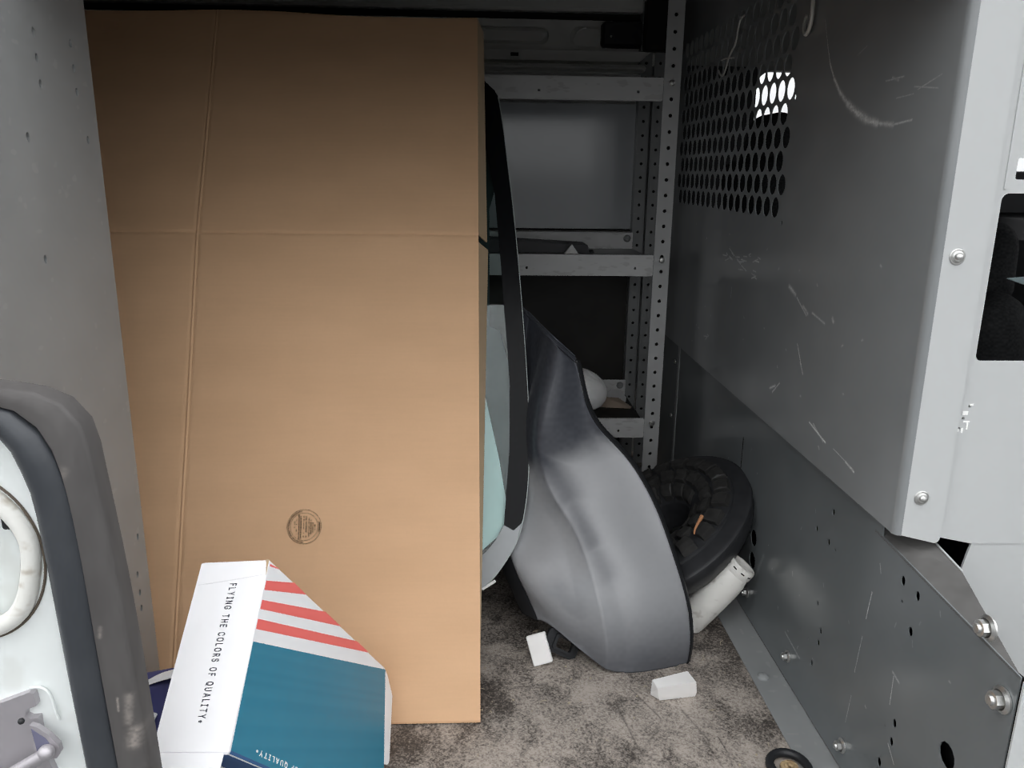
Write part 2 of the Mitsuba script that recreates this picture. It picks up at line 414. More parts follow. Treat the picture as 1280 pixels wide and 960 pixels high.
# ledge between lower panel and pillar, pillar panel with its cut-out
pl = struct('trim_2', 'grey ledge on top of the lower partition panel')
M_LEDGE = mat('ledge_grey', pr(proc(lambda p, n, uv: mix((0.075, 0.073, 0.070), (0.115, 0.112, 0.108), fbm(p.x * 30, p.y * 30, 1.0, 3))), 0.7, 0.3))  # darker, slightly brown grey with soft mottling
obj('ledge', hull([(LX, 1.20, .482), (LX, .826, .459), (.735, 1.20, .486), (.735, 1.147, .486), (.721, 1.042, .486), (.6695, .826, .459), (LX, 1.20, .478), (LX, .826, .456), (.735, 1.147, .482), (.721, 1.042, .482)]), M_LEDGE, pl)
obj('rim', sweep([(.737, 1.20, .488), (.735, 1.147, .4875), (.722, 1.042, .4865)], .0016, 8), M_LITGREY, pl)
tp = struct('trim_3', 'pale grey door pillar panel')
obj('upper_panel', plate_y([(.728, .505), (.782, .4935), (1.25, .49), (1.25, 1.72), (.722, 1.72)], [rrect(.7385, .7885, .96, 1.030, .010), rrect(.753, 1.049, .80, 1.078, .003), circle(.742, .719, .0022, 10), circle(.735, .700, .0022, 10), circle(.731, .684, .0022, 10)], 1.120, .004), M_LITGREY, tp)
obj('lower_panel', plate_y([(.771, .05), (1.25, .05), (1.25, .492), (.783, .494), (.772, .44)], [], 1.122, .004), M_LITGREY, tp)
obj('raised_strip', plate_y([(.7385, 1.036), (.744, 1.036), (.741, 1.72), (.7355, 1.72)], [], 1.1185, .0015), M_LITGREY, tp)
M_CHIP = mat('bare_chip', pr((0.85, 0.85, 0.83), 0.6, 0.3))
for i, (x, z, w, h) in enumerate(((.7365, .7085, .004, .003), (.7445, .7215, .003, .0015), (.7405, .695, .005, .0012), (.7425, .689, .0012, .0065), (.7355, .681, .0015, .004), (.7285, .6815, .002, .0025))):
    obj('paint_chip', box(x - w, x + w, 1.1194, 1.1200, z - h, z + h), M_CHIP, tp)

# ------------------------------------------------------------------ the cab beyond the partition
cb = struct('wall_cab')
M_CAB = mat('cab_trim', pr((0.030, 0.031, 0.033), 0.7, 0.3))
M_CABL = mat('cab_pale_trim', pr((0.26, 0.265, 0.25), 0.8, 0.2))
own(struct('floor_cab'), box(.70, 2.4, .80, 2.98, -.05, 0), M_CAB)
dd = struct('door_2')
obj('frame', plate_y([(.70, 0), (2.4, 0), (2.4, 1.72), (.70, 1.72)], [rrect(.955, .95, 2.12, 1.395, .06)], 2.86, .05), M_CABL, dd)
obj('sill_trim', box(1.4, 2.4, 2.812, 2.828, .93, 1.075, .005), M_CAB, dd)
obj('pillar_trim', box(.70, .945, 2.815, 2.828, .9, 1.40), M_CAB, dd)
obj('trim', plate_y([(.70, 0), (2.4, 0), (2.4, .945), (.70, .945)], [], 2.83, .03), M_CAB, dd)
own(struct('door_3'), plate_y([(1.26, -.3), (2.4, -.3), (2.4, 1.72), (1.26, 1.72)], [rrect(1.36, 1.0, 2.0, 1.40, .06)], .93, .06), M_CAB)
own(struct('dashboard'), box(1.75, 2.35, 1.0, 2.85, .0, .92, .06), M_CAB)
own('wall_cab', frame(plate([(1.0, 0), (2.86, 0), (2.86, 1.72), (1.0, 1.72)], [rrect(1.1, 1.06, 2.76, 1.48, .06)], .03), [2.3, 0, 0], Y, Z, X), M_CAB)
M_PANE = mat('window_pane', {'type': 'thindielectric', 'int_ior': 1.5}, two=False)
wn = struct('window_1'); own(wn, box(.95, 2.13, 2.885, 2.886, .945, 1.40), M_PANE)
wn = struct('window_2'); own(wn, box(1.35, 2.01, .955, .956, .99, 1.41), M_PANE)
wn = struct('window_3'); own(wn, box(2.315, 2.316, 1.09, 2.77, 1.05, 1.49), M_PANE)

M_SEAT = mat('seat_fabric', pr(proc(lambda p, n, uv: mix((0.013, 0.014, 0.015), (0.034, 0.035, 0.036), noise(p.x * 260, p.y * 260, p.z * 260))), 0.85, 0.2))


def seat(y, label, top, head, dx=0.0):
    t = thing('cab_seat', label, 'seat')
    s = m3.Manifold.batch_hull([m3.Manifold.sphere(.06, 20).translate((p[0] + dx, p[1], p[2])) for p in ((.98, y - .17, .36), (.98, y + .17, .36), (1.42, y - .17, .40), (1.42, y + .17, .40))])
    obj('cushion', as_tm(s), M_SEAT, t, smooth=40)
    s = m3.Manifold.batch_hull([m3.Manifold.sphere(.055, 20).translate((p[0] + dx, p[1], p[2])) for p in ((.91, y - .19, .42), (.91, y + .19, .42), (.83, y - .16, top - .06), (.83, y + .16, top - .06), (.85, y - .14, top - .05), (.85, y + .14, top - .05))])
    obj('backrest', as_tm(s), M_SEAT, t, smooth=40)
    s = m3.Manifold.batch_hull([m3.Manifold.sphere(.05, 20).translate((p[0] + dx, p[1], p[2])) for p in ((.86, y - .08, head - .13), (.86, y + .08, head - .13), (.87, y - .06, head - .05), (.87, y + .06, head - .05))])
    obj('headrest', as_tm(s), M_SEAT, t, smooth=40)
    for q in (-.06, .06):
        obj('headrest_post', sweep([(.84 + dx, y + q, top - .05), (.86 + dx, y + q, head - .1)], .007, 8), M_STEEL, t)
    obj('base', box(.95 + dx, 1.45 + dx, y - .18, y + .18, 0, .34, .02), M_CAB, t)
    return t


seat(2.42, 'black driver seat seen through the perforated partition', 1.10, 1.225)


# ------------------------------------------------------------------ left: end panel of a shelf
ep = thing('shelf_end_panel', 'tall flat grey steel shelf end panel with small punched holes beside the cardboard box', 'panel')
eh = [circle(y, z, .0042, 10, .0062) for y, z in ((1.152, 1.219), (1.152, 1.187), (1.153, 1.155), (1.251, 1.219), (1.252, 1.186), (1.253, 1.154), (1.104, 1.086), (1.270, 1.088), (1.106, .929), (1.281, .44), (1.264, .378), (1.265, .343), (1.264, .314))]
obj('sheet', plate_x([(.92, .002), (1.307, .002), (1.307, 1.70), (.92, 1.70)], eh, -.580, .005), M_GREY, ep)
obj('dark_backing', plate_x([(.92, .002), (1.300, .002), (1.300, 1.70), (.92, 1.70)], [], -.600, .003), M_DARKP, ep)
obj('rear_flange', box(-.605, -.5805, 1.298, 1.306, .002, 1.70), M_GREY, ep)

# ------------------------------------------------------------------ shelving at the back
sh = thing('shelving_unit', 'grey bolted steel shelving with punched uprights against the back wall of the van', 'shelf')


def angle_post(x0, x1, y, z0, z1, pitch, zoff, hr, side, nm, m=M_POST):
    hs = [circle((x0 + x1) / 2, z, hr, 10) for z in np.arange(z0 + zoff, z1 - .01, pitch)]
    u = obj(nm, plate_y([(x0, z0), (x1, z0), (x1, z1), (x0, z1)], hs, y, .002), m, sh)
    obj('dark_strip', box(x0 + .004, x1 - .004, y + .012, y + .014, z0, z1), M_DARK, u)  # added dark strip, paints the shade inside the punched holes
    hs = [circle(y + .025, z, hr, 10) for z in np.arange(z0 + zoff, z1 - .01, pitch)]
    obj('side_flange', plate_x([(y + .002, z0), (y + .045, z0), (y + .045, z1), (y + .002, z1)], hs, side, .002), m, u)
    return u


UY = 2.45
angle_post(.5485, .5975, UY, 0.002, 1.70, .0457, .026, .0056, .5955, 'upright')
angle_post(.545, .584, 2.80, 0.002, 1.70, .0457, .03, .005, .545, 'rear_upright', M_GREY)
angle_post(.592, .632, 2.80, 0.002, 1.70, .0457, .03, .005, .630, 'rear_upright', M_GREY)
for zt, hole_x in ((1.3205, (.185, .475)), (.8085, (.158, .492)), (.2835, (.02, .465))):
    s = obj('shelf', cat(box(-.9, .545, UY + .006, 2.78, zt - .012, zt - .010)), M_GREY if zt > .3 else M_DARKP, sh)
    lipp = plate_y([(-.9, zt - .062), (.5475, zt - .062), (.5475, zt), (-.9, zt)], [circle(x, zt - .04, .0042, 10) for x in hole_x], UY + .001, .002)
    obj('lip', cat(lipp, box(-.9, .545, UY + .003, UY + .02, zt - .064, zt - .061), box(-.9, .545, UY + .003, UY + .012, zt - .0015, zt + .0005)), M_BEAM, s)
    obj('back_lip', plate_y([(-.9, zt - .012), (.545, zt - .012), (.545, zt + .045), (-.9, zt + .045)], [], 2.783, .002), M_BEAM, s)
    obj('bolt', towards(bolt_mesh(.0058, .005, 1.6), (.5725, UY - .0005, zt - .014), -Y), M_STEEL, sh, smooth=25)
    if zt < 1: obj('bolt', towards(bolt_mesh(.009, .004, 1.4), (.525, 2.782, zt + .025), -Y), M_GREY, sh, smooth=25)
obj('back_panel', box(-.9, .548, 2.84, 2.845, .862, 1.277), M_BACKP, sh, label='glossy grey upper back panel')
obj('panel_edge', box(-.9, .548, 2.838, 2.846, .855, .861), M_DARK, sh)
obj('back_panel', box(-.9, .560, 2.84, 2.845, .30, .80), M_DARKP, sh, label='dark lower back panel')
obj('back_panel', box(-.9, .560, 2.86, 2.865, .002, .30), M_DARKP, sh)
obj('panel_strip', box(.585, .655, 2.845, 2.85, .30, 1.40), M_GREY, sh)

# what lies on the shelves
M_FOLDER = mat('folder', pr((0.05, 0.05, 0.055), 0.5, 0.4))
t = thing('flat_black_case', 'flat black case lying on the middle shelf', 'case')
obj('body', hull([(.02, 2.60, .800), (.37, 2.60, .800), (.37, 2.74, .800), (.02, 2.74, .800), (.02, 2.60, .842), (.365, 2.60, .824), (.365, 2.74, .824), (.02, 2.74, .842)]), M_FOLDER, t)
obj('clasp', box(.372, .385, 2.60, 2.63, .800, .808, .002), M_BLACKPL, t)
t = thing('white_card', 'small white folded triangular card standing on the middle shelf', 'card')
own(t, hull([(.286, 2.560, .8005), (.330, 2.560, .8005), (.309, 2.566, .830), (.286, 2.585, .8005), (.330, 2.585, .8005), (.309, 2.568, .830)]), M_CHIP)

M_FOIL = mat('foil', pr((0.93, 0.93, 0.92), 0.32, 0.8, 0.0))
t = thing('silver_dome', 'silver hammered dome on the lowest shelf behind the grey bumper cover', 'reflector')
s = trimesh.creation.icosphere(5, 1.0)
v = s.vertices; v = v / np.linalg.norm(v, axis=1, keepdims=True)
th, ph = np.arccos(np.clip(v[:, 0], -1, 1)), np.arctan2(v[:, 2], v[:, 1])
bump = 0.022 * np.cos(ph * 36) * np.cos(th * 34) * np.sin(th)
s.vertices = v * (1 + bump)[:, None] * np.array([.085, .075, .066])
s.apply_transform(trimesh.transformations.rotation_matrix(math.radians(28), [0, 1, 0]))
s.apply_translation((.362, 2.580, .275 + .0735)); own(t, s, M_FOIL, smooth=True)

M_PAPER = mat('scrap', pr((0.36, 0.29, 0.23), 0.8, 0.2))
for i, (lab, pts) in enumerate((('crumpled brown paper scrap beside the silver dome', [(.43, 2.62, .274), (.53, 2.60, .274), (.535, 2.60, .280), (.44, 2.66, .300), (.50, 2.66, .296), (.42, 2.66, .280)]),
                                ('pale torn paper scrap behind the brown one on the lowest shelf', [(.46, 2.70, .275), (.53, 2.68, .275), (.535, 2.70, .285), (.49, 2.74, .305), (.52, 2.74, .303), (.45, 2.73, .285)]))):
    t = thing('paper_scrap', lab, 'paper'); own(t, hull(pts), M_PAPER if i == 0 else M_BEAM)

# ------------------------------------------------------------------ the big cardboard box
A = math.atan(.445)
BO = np.array([0, 1.351, 0.003])
BV, BN = np.array([0, math.sin(A), math.cos(A)]), np.array([0, -math.cos(A), math.sin(A)])


def card_col(p, n, uv):
    g = noise(p.x * 6, p.y * 18, p.z * 18)
    fl = noise(p.x * 20, p.z * 330, 1.0)
    sp = noise(p.x * 500, p.z * 500, p.y * 500)
    c = mix((0.62, 0.39, 0.228), (0.67, 0.425, 0.252), g)
    return c * (0.975 + 0.022 * fl + 0.03 * sp)


M_CARD = mat('cardboard', pr(proc(card_col), 0.75, 0.25))
M_CARDE = mat('cardboard_edge', pr((0.42, 0.31, 0.20), 0.85, 0.2))
M_INK = mat('stamp_ink', pr((0.09, 0.055, 0.03), 0.8, 0.2))
bx = thing('cardboard_box', 'large flat brown cardboard box leaning back in the middle of the van', 'box')
BEND = math.radians(5.5)
VB = 0.915 / math.cos(A)                              # height of the cross score
VT = 1.556
us = np.array([-.90, -.80, -.70, -.62, -.600, -.5955, -.591, -.5875, -.584, -.5795, -.575, -.55, -.45, -.35, -.25, -.15, -.08, -.02, .004, .0115])
uw = np.array([0, 0, 0, 0, 0, .0003, -.0010, .0007, -.0010, .0003, 0, 0, 0, 0, 0, 0, 0, 0, 0, -.001])
vs = np.r_[0, .004, np.linspace(.05, VB - .02, 24), VB - .008, VB - .003, VB, VB + .003, VB + .008, np.linspace(VB + .02, VT - .05, 16), VT - .006, VT]
vw = np.interp(vs, [0, .004, VB - .008, VB - .003, VB, VB + .003, VB + .008, VT - .006, VT], [-.002, 0, 0, -.001, -.0025, -.001, 0, 0, -.003])


def box_pt(u, v, w):
    if v > VB:
        d = v - VB
        v, w = VB + d * math.cos(BEND) , w - d * math.sin(BEND)
    return BO + u * X + v * BV + w * BN


G = np.array([[box_pt(u - .006 * (v / VT), v + (.006 * math.sin(u * 9) if i == len(vs) - 1 else 0), a + b + .0035 * (meshkit.noise(np.array([u * 3.1, v * 3.3, 1.7])) - .5)) for u, a in zip(us, uw)] for i, (v, b) in enumerate(zip(vs, vw))])
obj('front', solidify(G, .004), M_CARD, bx, smooth=25)
TH = .085


def box_slab(u0, u1, v0, v1, w0, w1):
    return hull([box_pt(u, v, w) for u in (u0, u1) for v in (v0, v1) for w in (w0, w1)])


obj('body', box_slab(-.89, .003, .004, VB - .004, -TH, -.0055), M_CARD, bx)
obj('body', box_slab(-.89, .003, VB + .004, VT - .02, -TH, -.0055), M_CARD, bx)


def side_flap(v0, v1, f0, f1):
    return hull([box_pt(a, v, w) for v, f in ((v0, f0), (v1, f1)) for a, w in ((.0035, -.004), (.0065, -.004), (.0045 + f, -.06), (.0075 + f, -.06))])


obj('side_flap', side_flap(.05, VB - .014, .003, .022), M_CARDE, bx)
obj('side_flap', side_flap(VB + .004, VT - .004, .020, .013), M_CARDE, bx)

# round maker's stamp: two rings, the ring lettering and the rows of small print too fine to read
SC = (-.344, .349 / math.cos(A), .0022); SR = .0345


def ring(r0, r1, a0=0, a1=360, n=48):
    a = np.radians(np.linspace(a0, a1, n)); P = [np.stack([r * np.cos(a), r * np.sin(a)], 1) for r in (r0, r1)]
    V = np.vstack([np.c_[P[0], np.zeros(n)], np.c_[P[1], np.zeros(n)]])
    F = []
    for i in range(n - 1): F += [[i, n + i, n + i + 1], [i, n + i + 1, i + 1]]
    return trimesh.Trimesh(V, F, process=False)


def tick(x, y, w, h, rot=0):
    q = np.array([[-w, -h], [w, -h], [w, h], [-w, h]]) / 2; c, s = math.cos(rot), math.sin(rot)
    q = q @ np.array([[c, s], [-s, c]]) + (x, y)
    return trimesh.Trimesh(np.c_[q, np.zeros(4)], [[0, 1, 2], [0, 2, 3]], process=False)


st = [ring(SR - .0008, SR), ring(.0272, .0279)]
sr = random.Random(5)
for k in range(64):
    a = math.radians(102 + k * 2.6)
    if sr.random() < .85: st.append(tick(.031 * math.cos(a), .031 * math.sin(a), sr.uniform(.0006, .0013), .0036, a + sr.uniform(-.7, .7)))
for a in np.radians(np.arange(-16, 17, 2.6)):
    st.append(tick(.031 * math.cos(a), .031 * math.sin(a), .0014, .004, a + sr.uniform(-.6, .6)))
for x, hh, d in ((-.019, .010, .5), (-.0155, .015, .5), (-.0105, .0235, .9), (-.0065, .022, .95), (-.001, .022, .6), (.004, .021, .7), (.0095, .019, .6), (.0135, .015, .75), (.0175, .011, .8), (.0215, .006, .6)):
    y = -hh
    while y < hh:
        w = sr.uniform(.0008, .0024)
        if sr.random() < d: st.append(tick(x, y, .0022, w * .8)); st.append(tick(x + sr.uniform(-.001, .001), y + w * .4, .0007, w))
        y += w + .0006
obj('stamp', frame(cat(*st), BO + SC[0] * X + SC[1] * BV + SC[2] * BN, X, BV, BN), M_INK, bx, label='round printed maker stamp')

# ------------------------------------------------------------------ windscreen glass behind the box
GA = math.atan(.43)
GV, GN = np.array([0, math.sin(GA), math.cos(GA)]), np.array([0, -math.cos(GA), math.sin(GA)])
GO = np.array([0, 1.53, 0.0])
ck = math.cos(GA)
G_OUT = [(0.0177, 1.2699), (0.0275, 1.2591), (0.0471, 1.2414), (0.055, 1.2286), (0.0589, 1.2099), (0.0745, 1.099), (0.0882, 0.9863), (0.1028, 0.8345), (0.1145, 0.682), (0.1222, 0.5444), (0.1236, 0.443), (0.1192, 0.3602), (0.1084, 0.295), (0.0918, 0.2464), (0.0654, 0.2065), (0.0381, 0.1744), (0.0205, 0.1589)]
G_LEFT = [(-0.0195, 0.1278), (-0.0781, 0.0841), (-0.1561, 0.055), (-0.2926, 0.0375), (-0.4877, 0.0307), (-0.7804, 0.0375), (-0.7853, 1.2954), (-0.4909, 1.3249), (-0.2454, 1.32), (-0.0785, 1.2984)]
out = np.array(G_OUT + G_LEFT) * [1, 1 / ck]
ws = thing('windscreen', 'curved glass windscreen with a black band along its edge leaning behind the cardboard box', 'windshield')
M_GLASS = mat('tinted_glass', {'type': 'principled', 'base_color': {'type': 'rgb', 'value': [0.30, 0.42, 0.42]}, 'roughness': 0.06, 'specular': 0.5})
M_PANEG = mat('green_glass', {'type': 'thindielectric', 'int_ior': 1.28, 'specular_transmittance': {'type': 'rgb', 'value': [0.82, 0.90, 0.89]}}, two=False)
obj('glass', frame(plate(out, [], .004), GO - .004 * GN, X, GV, GN), M_PANEG, ws)
FR_IN = [(0.0118, 1.152), (0.0235, 1.1147), (0.0461, 1.0039), (0.0607, 0.8404), (0.0744, 0.6645), (0.0802, 0.5785), (0.0792, 0.443), (0.0733, 0.3768), (0.0654, 0.2853), (0.0869, 0.2736), (0.105, 0.2882)]
fr = np.array([(-0.0196, 1.2807), (0.0177, 1.2699)] + G_OUT[1:12] + [(0.1167, 0.3417), (0.1079, 0.296)] + FR_IN[::-1] + [(-0.0196, 1.1874)]) * [1, 1 / ck]
M_FRIT = mat('black_frit', pr((0.006, 0.0065, 0.0075), 0.3, 0.12))
obj('black_band', frame(plate(fr, [], .0008), GO + .0003 * GN, X, GV, GN), M_FRIT, ws, label='black edge band')
M_LGREY = mat('corner_grey', pr((0.33, 0.35, 0.36), 0.35, 0.4))  # opaque grey for the lower glass corner
lg = np.array([(0.0649, 0.2843), (0.0869, 0.2731), (0.1079, 0.2892), (0.1074, 0.295), (0.0918, 0.2464), (0.0654, 0.2065), (0.0381, 0.1744), (0.0205, 0.1589), (-0.0195, 0.1278), (-0.0781, 0.0841), (-0.0781, 0.1424), (-0.0195, 0.1909), (0.0117, 0.2201), (0.0293, 0.2347), (0.0488, 0.2571)]) * [1, 1 / ck]
obj('corner_band', frame(plate(lg, [], .0008), GO + .0003 * GN, X, GV, GN), M_LGREY, ws, label='grey lower corner of the glass')
M_EDGE = mat('glass_edge', pr((0.34, 0.38, 0.37), 0.3, 0.5))
obj('edge_line', sweep([GO + x * X + z / ck * GV for x, z in spline(G_OUT[3:], 60)], .0014, 6), M_EDGE, ws, label='bright cut edge of the glass')
obj('edge_clip', frame(box(-.018, .018, -.006, .006, -.003, .003, .001), np.array([0.0312, 1.6008, 0.1647]), np.array([.82, 0, .57]), GN, np.cross([.82, 0, .57], GN)), M_CHIP, ws, label='white clip under the glass corner')
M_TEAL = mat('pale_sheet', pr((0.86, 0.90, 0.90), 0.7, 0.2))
fs = thing('reflection_sheet', 'pale added sheet standing in for the bright reflection in the windscreen glass', 'sheet')
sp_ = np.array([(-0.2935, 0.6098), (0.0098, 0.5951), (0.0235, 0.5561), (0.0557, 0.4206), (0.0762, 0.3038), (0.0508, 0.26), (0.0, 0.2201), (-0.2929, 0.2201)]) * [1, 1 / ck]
own(fs, frame(plate(sp_, [], .003), GO - .016 * GN, X, GV, GN), M_TEAL)  # added sheet, its pale colour paints the bright reflection in the glass
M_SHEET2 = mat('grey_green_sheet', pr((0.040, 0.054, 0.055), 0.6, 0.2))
fs = thing('reflection_sheet', 'dim added sheet standing in for the darker reflection in the windscreen glass', 'sheet')
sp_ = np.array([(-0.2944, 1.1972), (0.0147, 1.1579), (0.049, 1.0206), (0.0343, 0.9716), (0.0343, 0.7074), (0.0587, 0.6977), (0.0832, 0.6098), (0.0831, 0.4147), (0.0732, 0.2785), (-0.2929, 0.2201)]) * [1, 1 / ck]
own(fs, frame(plate(sp_, [], .003), GO - .024 * GN, X, GV, GN), M_SHEET2)  # second added sheet, paints the darker side of that reflection

# ------------------------------------------------------------------ grey bumper cover
from scipy.interpolate import RectBivariateSpline
BP = np.array([
    [[0.141, 1.598, 0.078], [0.202, 1.551, 0.06], [0.284, 1.513, 0.012], [0.371, 1.512, -0.005], [0.469, 1.537, -0.002]],
    [[0.111, 1.625, 0.142], [0.17, 1.566, 0.116], [0.283, 1.521, 0.073], [0.379, 1.521, 0.072], [0.475, 1.544, 0.066]],
    [[0.081, 1.654, 0.208], [0.152, 1.585, 0.184], [0.264, 1.549, 0.174], [0.358, 1.547, 0.17], [0.463, 1.566, 0.152]],
    [[0.067, 1.685, 0.282], [0.141, 1.648, 0.259], [0.226, 1.607, 0.282], [0.328, 1.597, 0.263], [0.436, 1.606, 0.242]],
    [[0.071, 1.721, 0.365], [0.113, 1.704, 0.343], [0.177, 1.647, 0.353], [0.287, 1.64, 0.34], [0.404, 1.653, 0.329]],
    [[0.086, 1.758, 0.45], [0.113, 1.74, 0.427], [0.147, 1.674, 0.422], [0.244, 1.674, 0.421], [0.344, 1.692, 0.426]],
    [[0.098, 1.794, 0.536], [0.114, 1.773, 0.503], [0.139, 1.684, 0.512], [0.203, 1.684, 0.512], [0.273, 1.7, 0.503]],
    [[0.106, 1.839, 0.64], [0.128, 1.817, 0.607], [0.153, 1.708, 0.616], [0.195, 1.688, 0.612], [0.238, 1.703, 0.584]],
    [[0.111, 1.879, 0.733], [0.14, 1.859, 0.704], [0.158, 1.71, 0.702], [0.188, 1.69, 0.677], [0.222, 1.705, 0.645]]])
tr, tc = np.arange(9.0), np.arange(5.0)
fr_, fc_ = np.linspace(0, 8, 97), np.linspace(0, 4, 81)
BG = np.stack([RectBivariateSpline(tr, tc, BP[..., k], kx=3, ky=3)(fr_, fc_) for k in range(3)], -1)
lead = np.interp(fr_, [0, .6, 3.5, 5.0, 8], [.008, .013, .012, .003, 0])[:, None] * np.maximum(0, 1 - np.abs(fc_[None] - 2) / .45) ** 1.3
BG[..., 1] -= lead                                                     # the sharp character line
corner = np.interp(fc_, [0, 2.6, 3.2, 3.6, 4.0], [0, 0, .004, .016, .035])[None] * np.interp(fr_, [0, .35, .8], [0, .0, 0])[:, None]
BG[..., 2] = np.maximum(BG[..., 2] + corner, .003)
bc = thing('bumper_cover', 'grey primed plastic bumper corner leaning beside the windscreen', 'bumper')


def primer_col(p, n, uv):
    # grey primer, near black at the top, along a diagonal band and low down
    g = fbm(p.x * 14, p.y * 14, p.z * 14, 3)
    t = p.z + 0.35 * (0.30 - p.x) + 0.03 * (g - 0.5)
    darkened = smoothstep(0.425, 0.505, t) * 0.92
    darkened = dr.maximum(darkened, seg_field([(.14, .45, .205, .36, .036, .95), (.205, .36, .252, .272, .026, .8), (.258, .255, .285, .215, .026, .5), (.19, .17, .225, .12, .03, .35)], p.x, p.z))
    darkened = dr.maximum(darkened, smoothstep(0.19, 0.0, p.z) * 0.78)
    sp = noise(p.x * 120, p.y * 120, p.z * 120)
    return mix((0.30, 0.305, 0.315), (0.030, 0.034, 0.045), dr.clip(darkened + 0.06 * (sp - 0.5), 0, 1))


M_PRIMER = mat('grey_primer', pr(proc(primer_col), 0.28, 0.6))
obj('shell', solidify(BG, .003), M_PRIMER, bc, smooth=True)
R_ = BG[:, -1]
lipg = np.stack([R_ + [0.0005, .001, 0], R_ + [.007, .010, 0], R_ + [.009, .022, 0], R_ + [.006, .030, 0]], 1)
obj('side_lip', solidify(lipg[::-1], .003), M_BLACKPL, bc, smooth=True, label='black folded rear edge')
Tp = BG[-1]
obj('top_lip', solidify(np.stack([Tp + [0, 0, .0005], Tp + [.002, .012, .004], Tp + [.004, .03, .002]], 1), .003), M_PRIMER, bc, smooth=True)
obj('top_rib', sweep(Tp[8:78:3] + [0.004, .012, .009], .0018, 8), M_PRIMER, bc, smooth=True)
obj('top_hook', trimesh.creation.icosphere(2, .005).apply_translation(Tp[-1] + [.002, .004, .003]), M_BLACKPL, bc, smooth=True)
L_ = BG[:52, 0]
obj('inner_return', solidify(np.stack([L_, L_ + [-.03, .03, 0], L_ + [-.045, .10, 0]], 1), .003), M_BLACKPL, bc, smooth=True, label='black inner return edge')
tabo = np.array([.195, 1.575, .030]); tu = np.array([.80, .12, -.50]); tu /= np.linalg.norm(tu); tn = np.array([-.1, -.83, .55]); tn -= tu * (tn @ tu); tn /= np.linalg.norm(tn); tv = np.cross(tn, tu)
obj('mounting_tab', frame(plate(rrect(-.045, -.024, .040, .026, .012), [rrect(-.022, -.011, .022, .013, .005)], .008), tabo, tu, tv, tn), M_BLACKPL, bc, label='black tab with a square slot')
obj('mounting_tab', frame(plate(rrect(-.027, -.016, .027, .018, .007), [rrect(-.020, -.010, .020, .012, .004)], .006), tabo + .008 * tn, tu, tv, tn), M_BLACKPL, bc)

# ------------------------------------------------------------------ tyre on its side
ty = thing('tyre', 'worn black tyre with chunky tread lying tilted in the far right corner', 'tyre')
TC = EYE + 1.03 * (np.array([.4626, 1.7926, .2318]) - EYE) + [-.007, 0, 0]; TN = np.array([-.5662, -.127, .8144]); TN /= np.linalg.norm(TN); TR_ = .2395
M_RUB = mat('tyre_rubber', pr(proc(lambda p, n, uv: mix((0.016, 0.017, 0.019), (0.030, 0.031, 0.034), fbm(p.x * 40, p.y * 40, p.z * 40, 3))), 0.50, 0.4))
M_TREAD = mat('tread_rubber', pr(proc(lambda p, n, uv: mix((0.018, 0.018, 0.018), (0.040, 0.039, 0.037), fbm(p.x * 60, p.y * 60, p.z * 60, 3))), 0.6, 0.35))
prof = [(.060, -.085), (.066, -.05), (.075, -.018), (.10, .004), (.13, .016), (.16, .020), (.185, .018), (.200, .012), (.2015, .006), (.232, -.002), (.2385, -.008), (.2390, -.013), (.2345, -.017), (.2345, -.03), (.222, -.055), (.200, -.082), (.17, -.098), (.12, -.102), (.060, -.085)]
ax_ = np.cross(TN, [0, 1, 0.01]); ax_ /= np.linalg.norm(ax_); ay_ = np.cross(TN, ax_)
obj('carcass', frame(lathe(prof[::-1], 96), TC, ax_, ay_, TN), M_RUB, ty, smooth=30)
pr_r, pr_h = [.075, .10, .13, .16, .185, .2], [-.018, .004, .016, .020, .018, .012]
tg_ = random.Random(11)
for ri, (ra, rb, nb, sk) in enumerate(((.158, .197, 22, .20), (.116, .150, 19, -.28), (.080, .110, 15, .32))):
    for k in range(nb):
        a = 2 * math.pi * (k + .5 * (ri % 2)) / nb + tg_.uniform(-.02, .02); da = math.pi / nb * .68
        if ri == 2 and tg_.random() < .25: continue
        pts = []
        for r, s_ in ((ra, -sk / 2), ((ra + rb) / 2, sk * .35), (rb, -sk / 2 + .06)):
            for q in (-1, 1):
                aa = a + q * da + s_ * da * 1.4
                hh = np.interp(r, pr_r, pr_h)
                for dz in (-.004, .013 + tg_.uniform(0, .004)):
                    rr = r + (0 if dz < 0 else (.002 if r < (ra + rb) / 2 else -.002 if r > (ra + rb) / 2 else 0))
                    pts.append((rr * math.cos(aa), rr * math.sin(aa), hh + dz))
        obj('tread_block', frame(hull(pts), TC, ax_, ay_, TN), M_TREAD, ty)
M_LEAF = mat('dry_leaf', pr((0.42, 0.20, 0.10), 0.8, 0.2))
lf = thing('dry_leaf', 'small dry orange leaf lying on the tyre tread', 'leaf')
lp = TC + ax_ * 0 + TN * .03
own(lf, sweep(spline([(.497, 1.645, .262), (.502, 1.65, .280), (.512, 1.655, .296), (.516, 1.66, .300)], 10), np.linspace(.0018, .0045, 10), 6), M_LEAF)

